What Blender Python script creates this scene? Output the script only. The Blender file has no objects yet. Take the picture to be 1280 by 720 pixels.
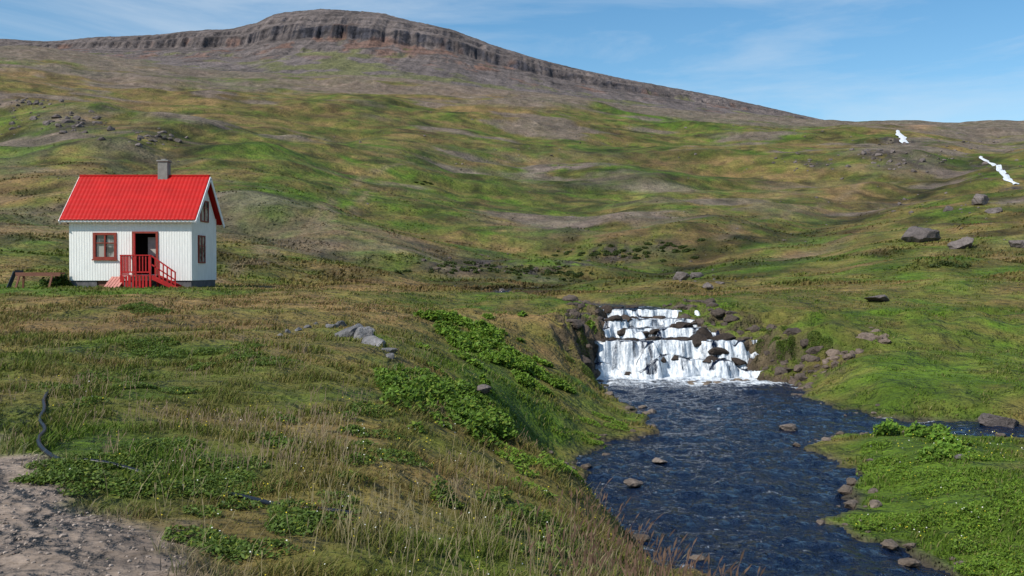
import bpy, math, numpy as np
from mathutils import Vector
rng=np.random.default_rng(7)
F=1244.0; HZ=340.0
scene=bpy.context.scene
# ---------------------------------------------------------------- noise
def _h(ix,iy,s):
    n=(ix*374761393+iy*668265263+s*144269504)&0xffffffff
    n=((n^(n>>13))*1274126177)&0xffffffff
    n=n^(n>>16)
    return (n&0xffff)/32767.5-1.0
def vn(x,y,s=0):
    x=np.asarray(x,float);y=np.asarray(y,float)
    xr=x*.8+y*.6; yr=-x*.6+y*.8
    ix=np.floor(xr).astype(np.int64);iy=np.floor(yr).astype(np.int64)
    fx=xr-ix;fy=yr-iy
    fx=fx*fx*fx*(fx*(fx*6-15)+10);fy=fy*fy*fy*(fy*(fy*6-15)+10)
    a=_h(ix,iy,s);b=_h(ix+1,iy,s);c=_h(ix,iy+1,s);d=_h(ix+1,iy+1,s)
    return (a*(1-fx)+b*fx)*(1-fy)+(c*(1-fx)+d*fx)*fy
def fbm(x,y,s=0,o=3):
    r=0;a=1;t=0
    for i in range(o):
        r=r+a*vn(x*2.03**i,y*2.03**i,s+i*17);t+=a;a*=.5
    return r/t
def ss(a,b,x):
    t=np.clip((x-a)/(b-a),0,1);return t*t*(3-2*t)
# ---------------------------------------------------------------- land survey table
K=np.array([3,6,9,13,18,25,34,45,60,85,120,180,270,400,600,900,1400,2200,4500.])
near={ -700:[-1.6,-1.65,-1.62,-1.55,-1.45,-1.3,-1.0,-.7,.1],
 -200:[-1.6,-1.65,-1.62,-1.55,-1.45,-1.3,-1.0,-.7,.1],
 0:[-1.6,-1.65,-1.62,-1.55,-1.45,-1.3,-1.0,-.72,0],
 160:[-1.6,-1.65,-1.62,-1.55,-1.45,-1.3,-1.0,-.72,-.1],
 320:[-1.6,-1.65,-1.62,-1.58,-1.5,-1.35,-1.1,-.85,-.4],
 480:[-1.6,-1.7,-1.68,-1.7,-1.7,-1.6,-1.4,-1.15,-.85],
 600:[-1.65,-1.8,-1.95,-2.2,-2.4,-2.45,-2.2,-1.65,-.95],
 700:[-1.65,-1.9,-2.1,-2.7,-3.7,-3.8,-3.3,-1.75,-1.0],
 800:[-1.65,-2.0,-2.6,-3.6,-4.4,-4.4,-4.2,-1.8,-1.0],
 900:[-1.65,-2.1,-3.1,-4.2,-4.3,-4.4,-4.3,-1.7,-1.0],
 1000:[-1.65,-2.2,-3.3,-4.2,-4.3,-4.3,-4.2,-2.2,-.9],
 1120:[-1.7,-2.3,-3.4,-4.2,-4.2,-4.1,-3.6,-2.1,-.7],
 1280:[-1.8,-2.6,-3.6,-4.15,-4.1,-4.1,-3.5,-2.2,-.5],
 1500:[-2,-3,-3.8,-4.1,-4.1,-4.0,-3.2,-1.8,0],
 2000:[-2.2,-3.2,-3.8,-4.0,-4.0,-3.8,-2.8,-1.2,1]}
far={ -700:[295,260,205,155,110,70,55,75,130,200],
 -200:[305,272,220,168,120,80,60,80,130,200],
 0:[312,282,232,180,132,88,60,80,130,200],
 160:[316,288,240,188,142,105,78,95,140,200],
 320:[325,297,252,202,157,122,95,112,150,200],
 480:[340,315,275,225,178,135,101,120,160,200],
 600:[349,327,290,243,192,146,111,130,165,200],
 700:[352,332,300,254,202,157,122,140,170,205],
 800:[352,334,303,260,210,164,133,150,175,210],
 900:[347,324,293,258,214,171,142,158,180,215],
 1000:[342,315,285,250,214,178,150,165,190,220],
 1120:[328,300,270,237,206,176,154,170,195,225],
 1280:[318,288,255,226,200,173,152,168,195,225],
 1500:[305,275,240,215,190,168,150,168,195,225],
 2000:[290,260,225,200,180,160,148,168,195,225]}
cols=np.array(sorted(near.keys()),float)
TT=np.zeros((len(cols),len(K)))
for i,c in enumerate(cols):
    c=int(c)
    TT[i,:9]=np.array(near[c])/K[:9]
    TT[i,9:]=(HZ-np.array(far[c],float))/F
def pchip(xk,yk,x):
    h=np.diff(xk);dl=np.diff(yk,axis=0)/h[:,None]
    m=np.zeros_like(yk)
    m[0]=dl[0];m[-1]=dl[-1]
    for i in range(1,len(xk)-1):
        a,b=dl[i-1],dl[i]
        w1=2*h[i]+h[i-1];w2=h[i]+2*h[i-1]
        ok=(a*b)>0
        with np.errstate(divide='ignore',invalid='ignore'):
            m[i]=np.where(ok,(w1+w2)/(w1/np.where(ok,a,1)+w2/np.where(ok,b,1)),0)
    k=np.clip(np.searchsorted(xk,x)-1,0,len(xk)-2)
    t=((x-xk[k])/h[k])[:,None];hh=h[k][:,None]
    return (yk[k]*(1+2*t)*(1-t)**2+m[k]*hh*t*(1-t)**2+yk[k+1]*t*t*(3-2*t)+m[k+1]*hh*t*t*(t-1))
NU,NV=900,900
uf=np.linspace((cols[0]-640)/F,(cols[-1]-640)/F,NU)
vf=np.linspace(math.log(3),math.log(4500),NV)
A=pchip((cols-640)/F,TT,uf)
LUT=pchip(np.log(K),A.T.copy(),vf).T
def baseT(u,v):
    a=np.clip((u-uf[0])/(uf[-1]-uf[0])*(NU-1),0,NU-1.001);b=np.clip((v-vf[0])/(vf[-1]-vf[0])*(NV-1),0,NV-1.001)
    i=a.astype(int);j=b.astype(int);a-=i;b-=j
    return (LUT[i,j]*(1-a)+LUT[i+1,j]*a)*(1-b)+(LUT[i,j+1]*(1-a)+LUT[i+1,j+1]*a)*b
# ---------------------------------------------------------------- stream outline (metres)
WP=np.array([(8,-4),(6,4),(4,9),(2.75,14.9),(2.3,15.9),(1.35,18),(1.25,20.6),(1.6,23.6),(3.0,26.5),(4.15,29),(4.0,33),(3.5,38.5),(3.5,42),(3.9,44),(4.1,47),(4.0,50),(2.9,54),(.3,59),(-1.8,66),(-1.3,78),(5,98),(14,116),
(15,115.5),(6,97.5),(-.1,77.5),(-.6,66.5),(1.5,60),(4.6,55.5),(7.0,51),(7.9,48),(8.6,45.5),(9.9,43.2),(10.3,41),(11,39),(10.3,34.5),(11,31),(13,29.5),(16,28.8),(24,28),(24,25.4),(14.5,26.2),(11,27.2),(9,27.4),(8.2,26.2),(7.65,25),(7.6,21.5),(6.7,18.7),(5.9,17.5),(6.4,15),(8,10),(10,4),(12,-4)],float)
def sdf(x,y):
    x=x+.35*vn(x/1.1,y/1.1,91)+.15*vn(x/.4,y/.4,92);y=y+.35*vn(x/1.2,y/1.2,93)
    d=np.full(x.shape,1e9);ins=np.zeros(x.shape,bool)
    n=len(WP)
    for i in range(n):
        ax,ay=WP[i];bx,by=WP[(i+1)%n]
        ex,ey=bx-ax,by-ay
        t=np.clip(((x-ax)*ex+(y-ay)*ey)/(ex*ex+ey*ey),0,1)
        d=np.minimum(d,(x-ax-t*ex)**2+(y-ay-t*ey)**2)
        if ay!=by:
            c=((ay>y)!=(by>y))&(x<(bx-ax)*(y-ay)/(by-ay)+ax)
            ins^=c
    d=np.sqrt(d)
    return np.where(ins,-d,d)
def pdist(x,y,P):
    d=np.full(x.shape,1e18)
    for i in range(len(P)-1):
        ax,ay=P[i];ex,ey=P[i+1][0]-ax,P[i+1][1]-ay
        t=np.clip(((x-ax)*ex+(y-ay)*ey)/(ex*ex+ey*ey),0,1)
        d=np.minimum(d,(x-ax-t*ex)**2+(y-ay-t*ey)**2)
    return np.sqrt(d)
GUL=[(-1,66),(-1,77),(5,96),(15,114),(30,150),(80,230),(170,380),(240,480),(330,700)]
GUL2=[(-1,77),(-14,100),(-40,140),(-75,200),(-90,300),(-60,420)]
RIDGE=[(-260,420),(-123,300),(-56,200),(-24,135),(-12,105)]
RIDGE2=[(60,420),(40,300),(36,200),(22,130)]
def level(x,y):
    w=.5*fbm(x/.8,y/.8,11,2)
    n1=.6*vn(x/1.3,x*0+3,5)+.25*vn(x/.35,x*0+3,6)+w
    n2=.7*vn(x/1.1,x*0+9,7)+.3*vn(x/.4,x*0+3,8)+w
    n3=.7*vn(x/1.2,x*0+19,9)+.3*vn(x/.4,x*0+3,10)+w
    k=.34+.3*vn(x/1.0,x*0,12)
    return (-4.5+.002*np.minimum(y,42)+1.45*(k*ss(41.5,41.95,y+n1)+(1-k)*ss(42.2,42.9,y+n1*.8+.3*n2))
      +.42*ss(44.2,44.7,y+n2)+.36*ss(45.6,46.0,y+n3)+.38*ss(47.1,47.5,y+n2)+.12*ss(48,52,y)+.010*np.maximum(y-56,0))
HX0,HX1,HY0,HY1=-21.78,-15.76,49.0,53.1
def terrain(x,y,fade=True):
    x=np.asarray(x,float);y=np.asarray(y,float)
    d=np.maximum(y,3.);u=x/d
    z=baseT(u,np.log(d))*d
    r=np.hypot(x,d)
    n_=y<160
    if n_.any():
        xn,yn,rn=x[n_],y[n_],r[n_]
        z[n_]+=.035*fbm(xn/.45,yn/.45,1,2)*(1-ss(15,40,rn))+.10*fbm(xn/1.6,yn/1.6,2,2)*(1-ss(60,150,rn))
    z=z+.28*fbm(x/5,y/5,3,2)*(1-ss(250,500,r))*ss(4,12,r)
    z=z+.95*fbm(x/14,y/14,4,2)*ss(22,90,r)*(1-ss(500,900,r))
    far_=y>55
    if far_.any():
        xf,yf=x[far_],y[far_];zf=z[far_];rf=r[far_]
        zf=zf+3.4*fbm(xf/42,yf/42,5,3)*ss(65,180,rf)+8*fbm(xf/130,yf/130,6,3)*ss(170,420,rf)*(1-.5*ss(600,900,rf))
        wob=4*fbm(xf/25,yf/25,13,2)*ss(70,110,yf)
        dd=pdist(xf+wob,yf,GUL);wd=3.2+yf*.035;zf=zf-(.3+yf*.009)*np.exp(-(dd/wd)**2)*ss(62,80,yf)
        dd=pdist(xf+wob,yf,GUL2);wd=2.5+yf*.02;zf=zf-(.3+yf*.007)*np.exp(-(dd/wd)**2)*ss(75,95,yf)
        dd=pdist(xf+wob*2,yf,RIDGE);zf=zf+yf*.022*np.exp(-(dd/(yf*.13))**2)*ss(95,150,yf)*(1-ss(330,420,yf))
        dd=pdist(xf+wob*2,yf,RIDGE2);zf=zf+yf*.012*np.exp(-(dd/(yf*.09))**2)*ss(110,160,yf)*(1-ss(330,420,yf))
        z[far_]=zf
    hx=np.maximum(np.maximum(HX0-x,x-HX1),0);hy=np.maximum(np.maximum(HY0-2-y,y-HY1),0)
    hw=1-ss(.5,5,np.hypot(hx,hy));z=z*(1-hw)+(-.76)*hw
    m=(x>-8)&(x<30)&(y<125)
    if m.any():
        xm,ym=x[m],y[m];s=sdf(xm,ym);zw=level(xm,ym)
        zb=np.maximum(z[m],zw+.12)
        sh=ss(35,41,ym)*(1-ss(47,53,ym));rt_=ss(7,9,xm)
        shz=sh*(1-rt_)+rt_*ss(38.5,45,ym)*(1-ss(48,54,ym))
        zb=np.maximum(zb,zb*(1-shz)+shz*(-1.75-.25*rt_+.45*fbm(xm/1.8,ym/1.8,14,3)))
        W=2.3-.5*sh*(1-rt_)+1.2*sh*rt_
        w=ss(0,1,np.clip((s+.7*fbm(xm/.9,ym/.9,15,3)*sh)/W,0,1))**.7
        o=zw+.03+(zb-zw-.03)*w
        o=o+sh*.28*fbm(xm/.5,ym/.5,16,3)*w*(1-w)*4
        i_=zw-.06-.4*ss(0,1.0,-s)
        z[m]=np.where(s>W+.7,zb,np.where(s>0,o,i_))
    return z
DD=np.exp(np.linspace(math.log(3.5),math.log(1400),1600))
_pc={}
def place(px,py,dmin=3.5):
    key=round(px)
    if key not in _pc:
        u=(key-640)/F;_pc[key]=terrain(u*DD,DD)
    zz=_pc[key];ray=-(py-HZ)/F*DD
    k=np.where((zz>=ray)&(DD>=dmin))[0]
    k=k[0] if len(k) else len(DD)-1
    return np.array([(px-640)/F*DD[k],DD[k],zz[k]])
# ---------------------------------------------------------------- ground colour
def path_mask(x,y):
    e=np.interp(y,[-6,3,5.3,6.76,7.24,9,12],[-.4,-.9,-1.55,-2.55,-3.45,-4.7,-7.5])
    n=.35*vn(x/.6,y/.6,51)+.15*vn(x/.2,y/.2,52)
    return ss(-.25,.25,e-x+n)*(1-ss(11,14,y))
BL=[(1190,19,150,.35,.9),(1150,26,110,.2,.7),(640,22,60,.35,.35),(570,28,60,.25,.35),(720,33,50,.2,.3),(1180,42,160,.35,.35),(500,380,250,.4,.25),(350,190,90,.25,.3),(200,110,150,.2,.1),
 (60,45,120,.15,.25),(1000,110,250,.4,.14),(180,8.3,150,.12,.6),(420,13,160,.18,.2),(240,18,90,.14,.35),(150,30,260,.4,-.25),(330,11,160,.12,-.3),(400,60,160,.35,-.3),(560,80,120,.3,-.2),(800,60,80,.2,.1),(100,14,200,.2,-.1),(620,6.5,200,.2,.25)]
SCARPS=[]
for (px,py,rx,a) in [(1112,176,14,1),(1140,178,10,1),(1222,208,10,1),(1256,212,10,1),(1100,195,26,.8),(1150,205,20,.8),(90,158,26,.8),(195,172,16,.8),(30,140,22,.7),(1268,236,14,.9),(130,95,12,.7),(1020,205,20,.6),(560,330,30,.9),(610,332,36,1),(665,340,30,1),(720,330,30,.8),(770,318,34,.8),(830,308,26,.6)]:
    p=place(px,py,60);SCARPS.append((p[0],p[1],rx/F*p[1],rx/F*p[1]*1.6,a))
TRK=[[place(a,b,50)[:2] for a,b in L_] for L_ in ([(272,352),(310,330),(350,305),(395,272),(425,240),(455,222),(520,205)],[(300,338),(370,312),(440,268),(470,236)],[(900,300),(980,270),(1060,240),(1130,215)])]
def gcol(x,y):
    x=np.asarray(x,float);y=np.asarray(y,float)
    d=np.maximum(y,3.);px=x/d*F+640;v=np.log(d)
    r=np.hypot(x,d)
    fr=r>40;nr=r<300
    def sub(m,fn):
        o=np.zeros(x.shape)
        if m.any(): o[m]=fn(x[m],y[m])
        return o
    nE=fbm(x/260,y/260,21,2);nA=fbm(x/70,y/60,22,3);nB=fbm(x/20,y/15,23,3);nC=fbm(x/4.5,y/4,24,3);nD=sub(r<120,lambda a,b:fbm(a/.9,b/.9,25,3))
    f1=ss(60,300,r)
    nG=sub(nr,lambda a,b:fbm(a/1.6,b/2.4,27,3))*(1-ss(120,300,r));nH=sub(fr,lambda a,b:fbm(a/6,b/9,28,4))*ss(60,160,r)
    g=.44+.30*nE*f1+.40*nA*ss(20,100,r)+.42*nB+.45*nC*(1-.5*ss(200,500,r))+.35*nD*(1-ss(40,120,r))+.35*nG+.45*nH
    for (bx,bd,sx,sv,a) in BL:
        g=g+a*np.exp(-((px-bx)/sx)**2-((v-math.log(bd))/sv)**2)
    g=np.clip(g,0,1)[...,None]
    c0=np.array([.195,.128,.050]);c1=np.array([.150,.120,.034]);c2=np.array([.104,.114,.021]);c3=np.array([.074,.124,.011])
    c=np.where(g<.33,c0+(c1-c0)*g/.33,np.where(g<.66,c1+(c2-c1)*(g-.33)/.33,c2+(c3-c2)*(g-.66)/.34))
    def farpart(x,y,r,px,v,c):
        nA_=fbm(x/70,y/60,22,3)
        dk=ss(.12,.5,fbm(x/8,y/9,31,4)+.15*nA_)*ss(40,90,r)
        c=c*(1-.5*dk[...,None])
        mo=1+.4*fbm(x/2.5,y/4,37,3)*ss(40,70,r)*(1-ss(250,500,r))+.4*fbm(x/7,y/12,38,3)*ss(120,250,r)
        c=c*mo[...,None]
        dk2=ss(.1,.5,fbm(x/40,y/35,32,4))*ss(100,250,r)
        c=c*(1-.38*dk2[...,None])
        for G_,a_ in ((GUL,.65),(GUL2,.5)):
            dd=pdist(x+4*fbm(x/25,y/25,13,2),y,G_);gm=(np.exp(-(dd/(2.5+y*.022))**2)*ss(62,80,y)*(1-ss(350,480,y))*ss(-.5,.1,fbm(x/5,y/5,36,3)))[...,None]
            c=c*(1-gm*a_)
        bn=fbm(x/45,y/28,33,5)
        b=ss(.14,.36,bn)*ss(80,200,r)*.8
        b=np.maximum(b,ss(.0,.5,fbm(x/60,y/30,34,4)+1.1*ss(500,900,r)-.35)*.8)
        for (bx,bd,sx,sv,a) in [(700,370,110,.13,1.),(1120,420,60,.15,.8),(1010,330,60,.1,.6),(480,330,25,.05,.4),(1150,720,30,.12,.9),(80,195,110,.16,.5),(120,330,60,.2,.6),(740,200,120,.12,.9),(900,260,100,.12,.8),(520,110,100,.14,.7),(1050,130,90,.12,.6),(700,110,60,.1,.7)]:
            b=np.maximum(b,a*np.exp(-((px-bx)/sx)**2-((v-math.log(bd))/sv)**2)*ss(-.3,.25,fbm(x/12,y/12,35,5)))
        bc=np.array([.160,.122,.100])*(1+.6*fbm(x/3,y/6,39,4))[...,None]
        c=c*(1-b[...,None])+bc*b[...,None]
        for (sx_,sy_,rx,ry,a) in SCARPS:
            e=np.exp(-((x-sx_)/rx)**2-((y-sy_)/ry)**2);k=e>.02
            if not k.any(): continue
            q=(a*e[k]*1.3*ss(-.35,.05,fbm(x[k]/rx*2.2,y[k]/ry*2.2,40,3))).clip(0,1)[...,None];c[k]=c[k]*(1-q)+np.array([.055,.045,.038])*q
        wx=x+1.5*fbm(x/8,y/8,53,2)
        for T_ in TRK:
            dd=pdist(wx,y,T_);q=(np.exp(-(dd/(.45+y*.0035))**2)*.6*ss(-.5,.0,fbm(x/5,y/5,54,2)))[...,None];c=c*(1-q)+np.array([.20,.145,.085])*q
        tb=np.exp(-((px-1150)/16)**2-((v-math.log(740))/.08)**2)[...,None]*.8
        return c*(1-tb)+np.array([.30,.18,.10])*tb
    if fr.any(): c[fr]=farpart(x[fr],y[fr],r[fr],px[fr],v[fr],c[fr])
    p=path_mask(x,y)[...,None]
    c=c*(1-p)+np.array([.25,.195,.155])*p
    return c
# ---------------------------------------------------------------- mesh helpers
def mk(name,v,f,mat,col=None,smooth=False,parent=None,extra=None):
    v=np.asarray(v,float);f=np.asarray(f,np.int64)
    me=bpy.data.meshes.new(name)
    me.vertices.add(len(v));me.vertices.foreach_set('co',v.ravel())
    k=f.shape[1]
    me.loops.add(f.size);me.loops.foreach_set('vertex_index',f.ravel().astype(np.int32))
    me.polygons.add(len(f));me.polygons.foreach_set('loop_start',np.arange(0,f.size,k,dtype=np.int32))
    me.polygons.foreach_set('use_smooth',np.full(len(f),smooth))
    me.update(calc_edges=True)
    if col is not None:
        a=me.attributes.new('Col','FLOAT_COLOR','POINT')
        cc=np.ones((len(v),4));cc[:,:3]=col;a.data.foreach_set('color',cc.ravel())
    if extra:
        for kx,val in extra.items():
            a=me.attributes.new(kx,'FLOAT','POINT');a.data.foreach_set('value',np.asarray(val,float).ravel())
    me.materials.append(mat)
    o=bpy.data.objects.new(name,me);scene.collection.objects.link(o)
    if parent: o.parent=parent
    return o
def gridf(nr,nc):
    i=np.arange(nr-1)[:,None]*nc+np.arange(nc-1)[None]
    return np.stack([i,i+1,i+nc+1,i+nc],-1).reshape(-1,4)
class MB:
    def __init__(s): s.v=[];s.f=[]
    def box(s,x0,x1,y0,y1,z0,z1):
        b=len(s.v);s.v+=[(x0,y0,z0),(x1,y0,z0),(x1,y1,z0),(x0,y1,z0),(x0,y0,z1),(x1,y0,z1),(x1,y1,z1),(x0,y1,z1)]
        s.f+=[tuple(b+i for i in q) for q in ((0,3,2,1),(4,5,6,7),(0,1,5,4),(1,2,6,5),(2,3,7,6),(3,0,4,7))]
    def beam(s,p,q,w,h):
        p=Vector(p);q=Vector(q);d=(q-p).normalized()
        up=Vector((0,0,1)) if abs(d.z)<.95 else Vector((0,1,0))
        a=d.cross(up).normalized()*w/2;c=a.cross(d).normalized()*h/2
        b=len(s.v)
        for e in (p,q):
            s.v+=[tuple(e-a-c),tuple(e+a-c),tuple(e+a+c),tuple(e-a+c)]
        s.f+=[tuple(b+i for i in t) for t in ((0,1,2,3),(7,6,5,4),(0,4,5,1),(1,5,6,2),(2,6,7,3),(3,7,4,0))]
    def make(s,name,mat,parent=None,bevel=0):
        me=bpy.data.meshes.new(name);me.from_pydata(s.v,[],s.f);me.update()
        me.materials.append(mat)
        o=bpy.data.objects.new(name,me);scene.collection.objects.link(o)
        if parent:o.parent=parent
        if bevel:
            m=o.modifiers.new('b','BEVEL');m.width=bevel;m.segments=1
        return o
# ---------------------------------------------------------------- materials
def newmat(n):
    m=bpy.data.materials.new(n);m.use_nodes=True
    nt=m.node_tree;b=nt.nodes['Principled BSDF'];b.inputs['Roughness'].default_value=.85
    b.inputs['Specular IOR Level'].default_value=.2
    return m,nt,b
def N(nt,t,**k):
    n=nt.nodes.new(t)
    for a,b in k.items(): setattr(n,a,b)
    return n
def noise(nt,scale,detail=4,vec=None,rough=.55):
    n=N(nt,'ShaderNodeTexNoise');n.inputs['Scale'].default_value=scale;n.inputs['Detail'].default_value=detail;n.inputs['Roughness'].default_value=rough
    if vec is not None: nt.links.new(vec,n.inputs['Vector'])
    return n
def mapr(nt,sock,a,b,c,d):
    n=N(nt,'ShaderNodeMapRange');nt.links.new(sock,n.inputs['Value'])
    for i,v in zip((1,2,3,4),(a,b,c,d)): n.inputs[i].default_value=v
    return n.outputs[0]
def math_(nt,op,a,b):
    n=N(nt,'ShaderNodeMath',operation=op)
    for i,v in enumerate((a,b)):
        if isinstance(v,(int,float)): n.inputs[i].default_value=v
        else: nt.links.new(v,n.inputs[i])
    return n.outputs[0]
def mulcol(nt,col,fac):
    n=N(nt,'ShaderNodeVectorMath',operation='SCALE');nt.links.new(col,n.inputs[0]);nt.links.new(fac,n.inputs['Scale']);return n.outputs[0]
def mapping(nt,scale,src='Object'):
    tc=N(nt,'ShaderNodeTexCoord');mp=N(nt,'ShaderNodeMapping');mp.inputs['Scale'].default_value=scale
    nt.links.new(tc.outputs[src],mp.inputs[0]);return mp.outputs[0]
def vcol_mat(name,scales,amp=.35,bump=None,rough=.9,trans=0):
    m,nt,b=newmat(name);b.inputs['Roughness'].default_value=rough
    at=N(nt,'ShaderNodeAttribute',attribute_name='Col')
    tc=N(nt,'ShaderNodeTexCoord');col=at.outputs['Color']
    for s in scales:
        n=noise(nt,s,4,tc.outputs['Object'],.7)
        col=mulcol(nt,col,mapr(nt,n.outputs['Fac'],.3,.7,1-amp,1+amp))
    nt.links.new(col,b.inputs['Base Color'])
    if bump:
        prev=None
        for (s,dist) in bump:
            n=noise(nt,s,4,tc.outputs['Object'],.65);bm=N(nt,'ShaderNodeBump');bm.inputs['Distance'].default_value=dist;bm.inputs['Strength'].default_value=.9
            nt.links.new(n.outputs['Fac'],bm.inputs['Height'])
            if prev: nt.links.new(prev,bm.inputs['Normal'])
            prev=bm.outputs[0]
        nt.links.new(prev,b.inputs['Normal'])
    if trans:
        t=N(nt,'ShaderNodeBsdfTranslucent');nt.links.new(col,t.inputs['Color'])
        mx=N(nt,'ShaderNodeMixShader');mx.inputs[0].default_value=trans
        nt.links.new(b.outputs[0],mx.inputs[1]);nt.links.new(t.outputs[0],mx.inputs[2])
        nt.links.new(mx.outputs[0],nt.nodes['Material Output'].inputs[0])
    return m
M_ground=vcol_mat('grass_ground',[.06,.35,2.0,12],.32,[(.15,2.4),(.9,.8),(6,.07)])
M_mount=vcol_mat('mountain_rock',[.012,.05,.2],.24,[(.04,8),(.15,4)])
M_blade=vcol_mat('grass_blade',[3],.15,None,.7,.3)
M_leaf=vcol_mat('leaf',[4],.2,None,.55,.3)
M_rock=vcol_mat('rock',[.7,3,12],.25,[(2.5,.12),(12,.03)],.85)
M_peb=vcol_mat('pebble',[9],.2,None,.85)
def plain(name,c,sc=3,amp=.2,rough=.6,bump=0,stretch=(1,1,1)):
    m,nt,b=newmat(name);b.inputs['Roughness'].default_value=rough
    v=mapping(nt,stretch);n=noise(nt,sc,6,v,.65)
    rgb=N(nt,'ShaderNodeRGB');rgb.outputs[0].default_value=(*c,1)
    col=mulcol(nt,rgb.outputs[0],mapr(nt,n.outputs['Fac'],.3,.7,1-amp,1+amp*.6));nt.links.new(col,b.inputs['Base Color'])
    if bump:
        bm=N(nt,'ShaderNodeBump');bm.inputs['Distance'].default_value=bump;nt.links.new(n.outputs['Fac'],bm.inputs['Height']);nt.links.new(bm.outputs[0],b.inputs['Normal'])
    return m
M_white=plain('white_paint',(.80,.80,.77),2.5,.12,.55,.003,(6,6,.6))
M_trim=plain('white_trim',(.78,.79,.79),4,.08,.5)
M_red=plain('red_roof_metal',(.43,.012,.009),1.2,.16,.5)
M_redp=plain('red_paint',(.40,.018,.018),5,.25,.5)
M_frame=plain('window_frame_paint',(.24,.045,.03),6,.25,.5)
M_brown=plain('weathered_wood',(.18,.08,.055),6,.35,.8,.01,(1,4,4))
M_found=plain('stone_foundation',(.12,.115,.12),3,.4,.9,.04)
M_conc=plain('chimney_concrete',(.22,.215,.20),4,.25,.9,.02)
M_pink=plain('faded_board',(.5,.22,.18),5,.25,.8)
M_black=plain('black_rubber',(.012,.016,.024),8,.3,.35)
M_dark=plain('interior_dark',(.03,.022,.02),3,.3,.9)
M_curt=plain('curtain',(.45,.42,.38),5,.2,.9)
m,nt,b=newmat('window_glass');b.inputs['Roughness'].default_value=.08;b.inputs['Specular IOR Level'].default_value=.6
n=noise(nt,2,3,mapping(nt,(1,1,1)));c=N(nt,'ShaderNodeValToRGB');c.color_ramp.elements[0].position=.4;c.color_ramp.elements[1].position=.55;c.color_ramp.elements[0].color=(.03,.035,.04,1);c.color_ramp.elements[1].color=(.30,.29,.27,1);nt.links.new(n.outputs['Fac'],c.inputs[0]);nt.links.new(c.outputs[0],b.inputs['Base Color']);M_glass=m
def water_mat(name):
    m,nt,b=newmat(name)
    at=N(nt,'ShaderNodeAttribute',attribute_name='foam')
    v=mapping(nt,(1,.7,1))
    n1=noise(nt,2.2,5,v,.62);n2=noise(nt,9,3,v,.6)
    bm=N(nt,'ShaderNodeBump');bm.inputs['Distance'].default_value=.75;nt.links.new(n1.outputs['Fac'],bm.inputs['Height'])
    bm2=N(nt,'ShaderNodeBump');bm2.inputs['Distance'].default_value=.07;nt.links.new(n2.outputs['Fac'],bm2.inputs['Height']);nt.links.new(bm.outputs[0],bm2.inputs['Normal'])
    n3=noise(nt,4.5,7,mapping(nt,(1.3,.35,.35)),.78)
    thr=math_(nt,'SUBTRACT',1.02,at.outputs['Fac'])
    f=math_(nt,'MULTIPLY',math_(nt,'SUBTRACT',n3.outputs['Fac'],math_(nt,'MULTIPLY',thr,.8)),4.5)
    f=mapr(nt,f,0,1,0,1)
    nt.links.new(mapr(nt,f,0,1,1,.3),bm.inputs['Strength']);nt.links.new(mapr(nt,f,0,1,.9,.4),bm2.inputs['Strength'])
    nt.links.new(bm2.outputs[0],b.inputs['Normal'])
    mx=N(nt,'ShaderNodeMix',data_type='RGBA');nt.links.new(f,mx.inputs[0])
    mx.inputs[6].default_value=(.003,.011,.036,1)
    n4=noise(nt,5,7,mapping(nt,(1.6,.3,.3)),.8);cr=N(nt,'ShaderNodeValToRGB')
    cr.color_ramp.elements[0].position=.36;cr.color_ramp.elements[0].color=(.22,.27,.33,1);cr.color_ramp.elements[1].position=.56;cr.color_ramp.elements[1].color=(.76,.79,.81,1)
    nt.links.new(n4.outputs['Fac'],cr.inputs[0]);nt.links.new(cr.outputs[0],mx.inputs[7])
    nt.links.new(mx.outputs[2],b.inputs['Base Color'])
    nt.links.new(mapr(nt,f,0,1,.08,.85),b.inputs['Roughness'])
    b.inputs['Specular IOR Level'].default_value=.5;b.inputs['IOR'].default_value=1.333
    return m
M_water=water_mat('water')
# ---------------------------------------------------------------- terrain mesh
s_in=np.linspace(-.63,.63,820);s_o=.63+.97*np.linspace(.02,1,40)**1.5
S=np.concatenate([-s_o[::-1],s_in,s_o])
Y=np.concatenate([np.linspace(-4,1.9,14),np.exp(np.linspace(math.log(2),math.log(4500),960))])
Y=np.sort(np.concatenate([Y,np.linspace(37,50,70)+.003]))
yy=np.repeat(Y,len(S));xx=np.tile(S,len(Y))*(yy+6)
zz=terrain(xx,yy)
gc=gcol(xx,yy)
dw=np.full(len(xx),9.);mm=(xx>-8)&(xx<30)&(yy<125);dw[mm]=sdf(xx[mm],yy[mm])
rb=(1-ss(-.1,.3,dw))[:,None];gc=gc*(1-rb)+np.array([.07,.058,.042])*rb
Zg=zz.reshape(len(Y),len(S));Xg=xx.reshape(Zg.shape);Yg_=yy.reshape(Zg.shape)
gxx=np.gradient(Zg,axis=1)/np.gradient(Xg,axis=1);gyy=np.gradient(Zg,axis=0)/np.maximum(np.gradient(Yg_,axis=0),1e-3)
slp=np.hypot(gxx,gyy).ravel()
kk=(yy>30)&(yy<80)
cl=np.zeros(len(xx));xk,yk=xx[kk],yy[kk]
cl[kk]=(1-ss(1.0,3.4,dw[kk]))*ss(34,38,yk)*(1-ss(60,75,yk))*ss(.75,1.3,slp[kk]+.9*fbm(xk/.9,yk/.9,61,3))
cl=cl[:,None];ec=np.zeros((len(xx),3));ec[kk]=np.array([.085,.060,.042])*(1+.6*fbm(xk/.5,yk/.5,62,4))[:,None]
gc=gc*(1-cl*.85)+ec*cl*.85
mk('terrain',np.stack([xx,yy,zz],1),gridf(len(Y),len(S)),M_ground,gc,True)
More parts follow.
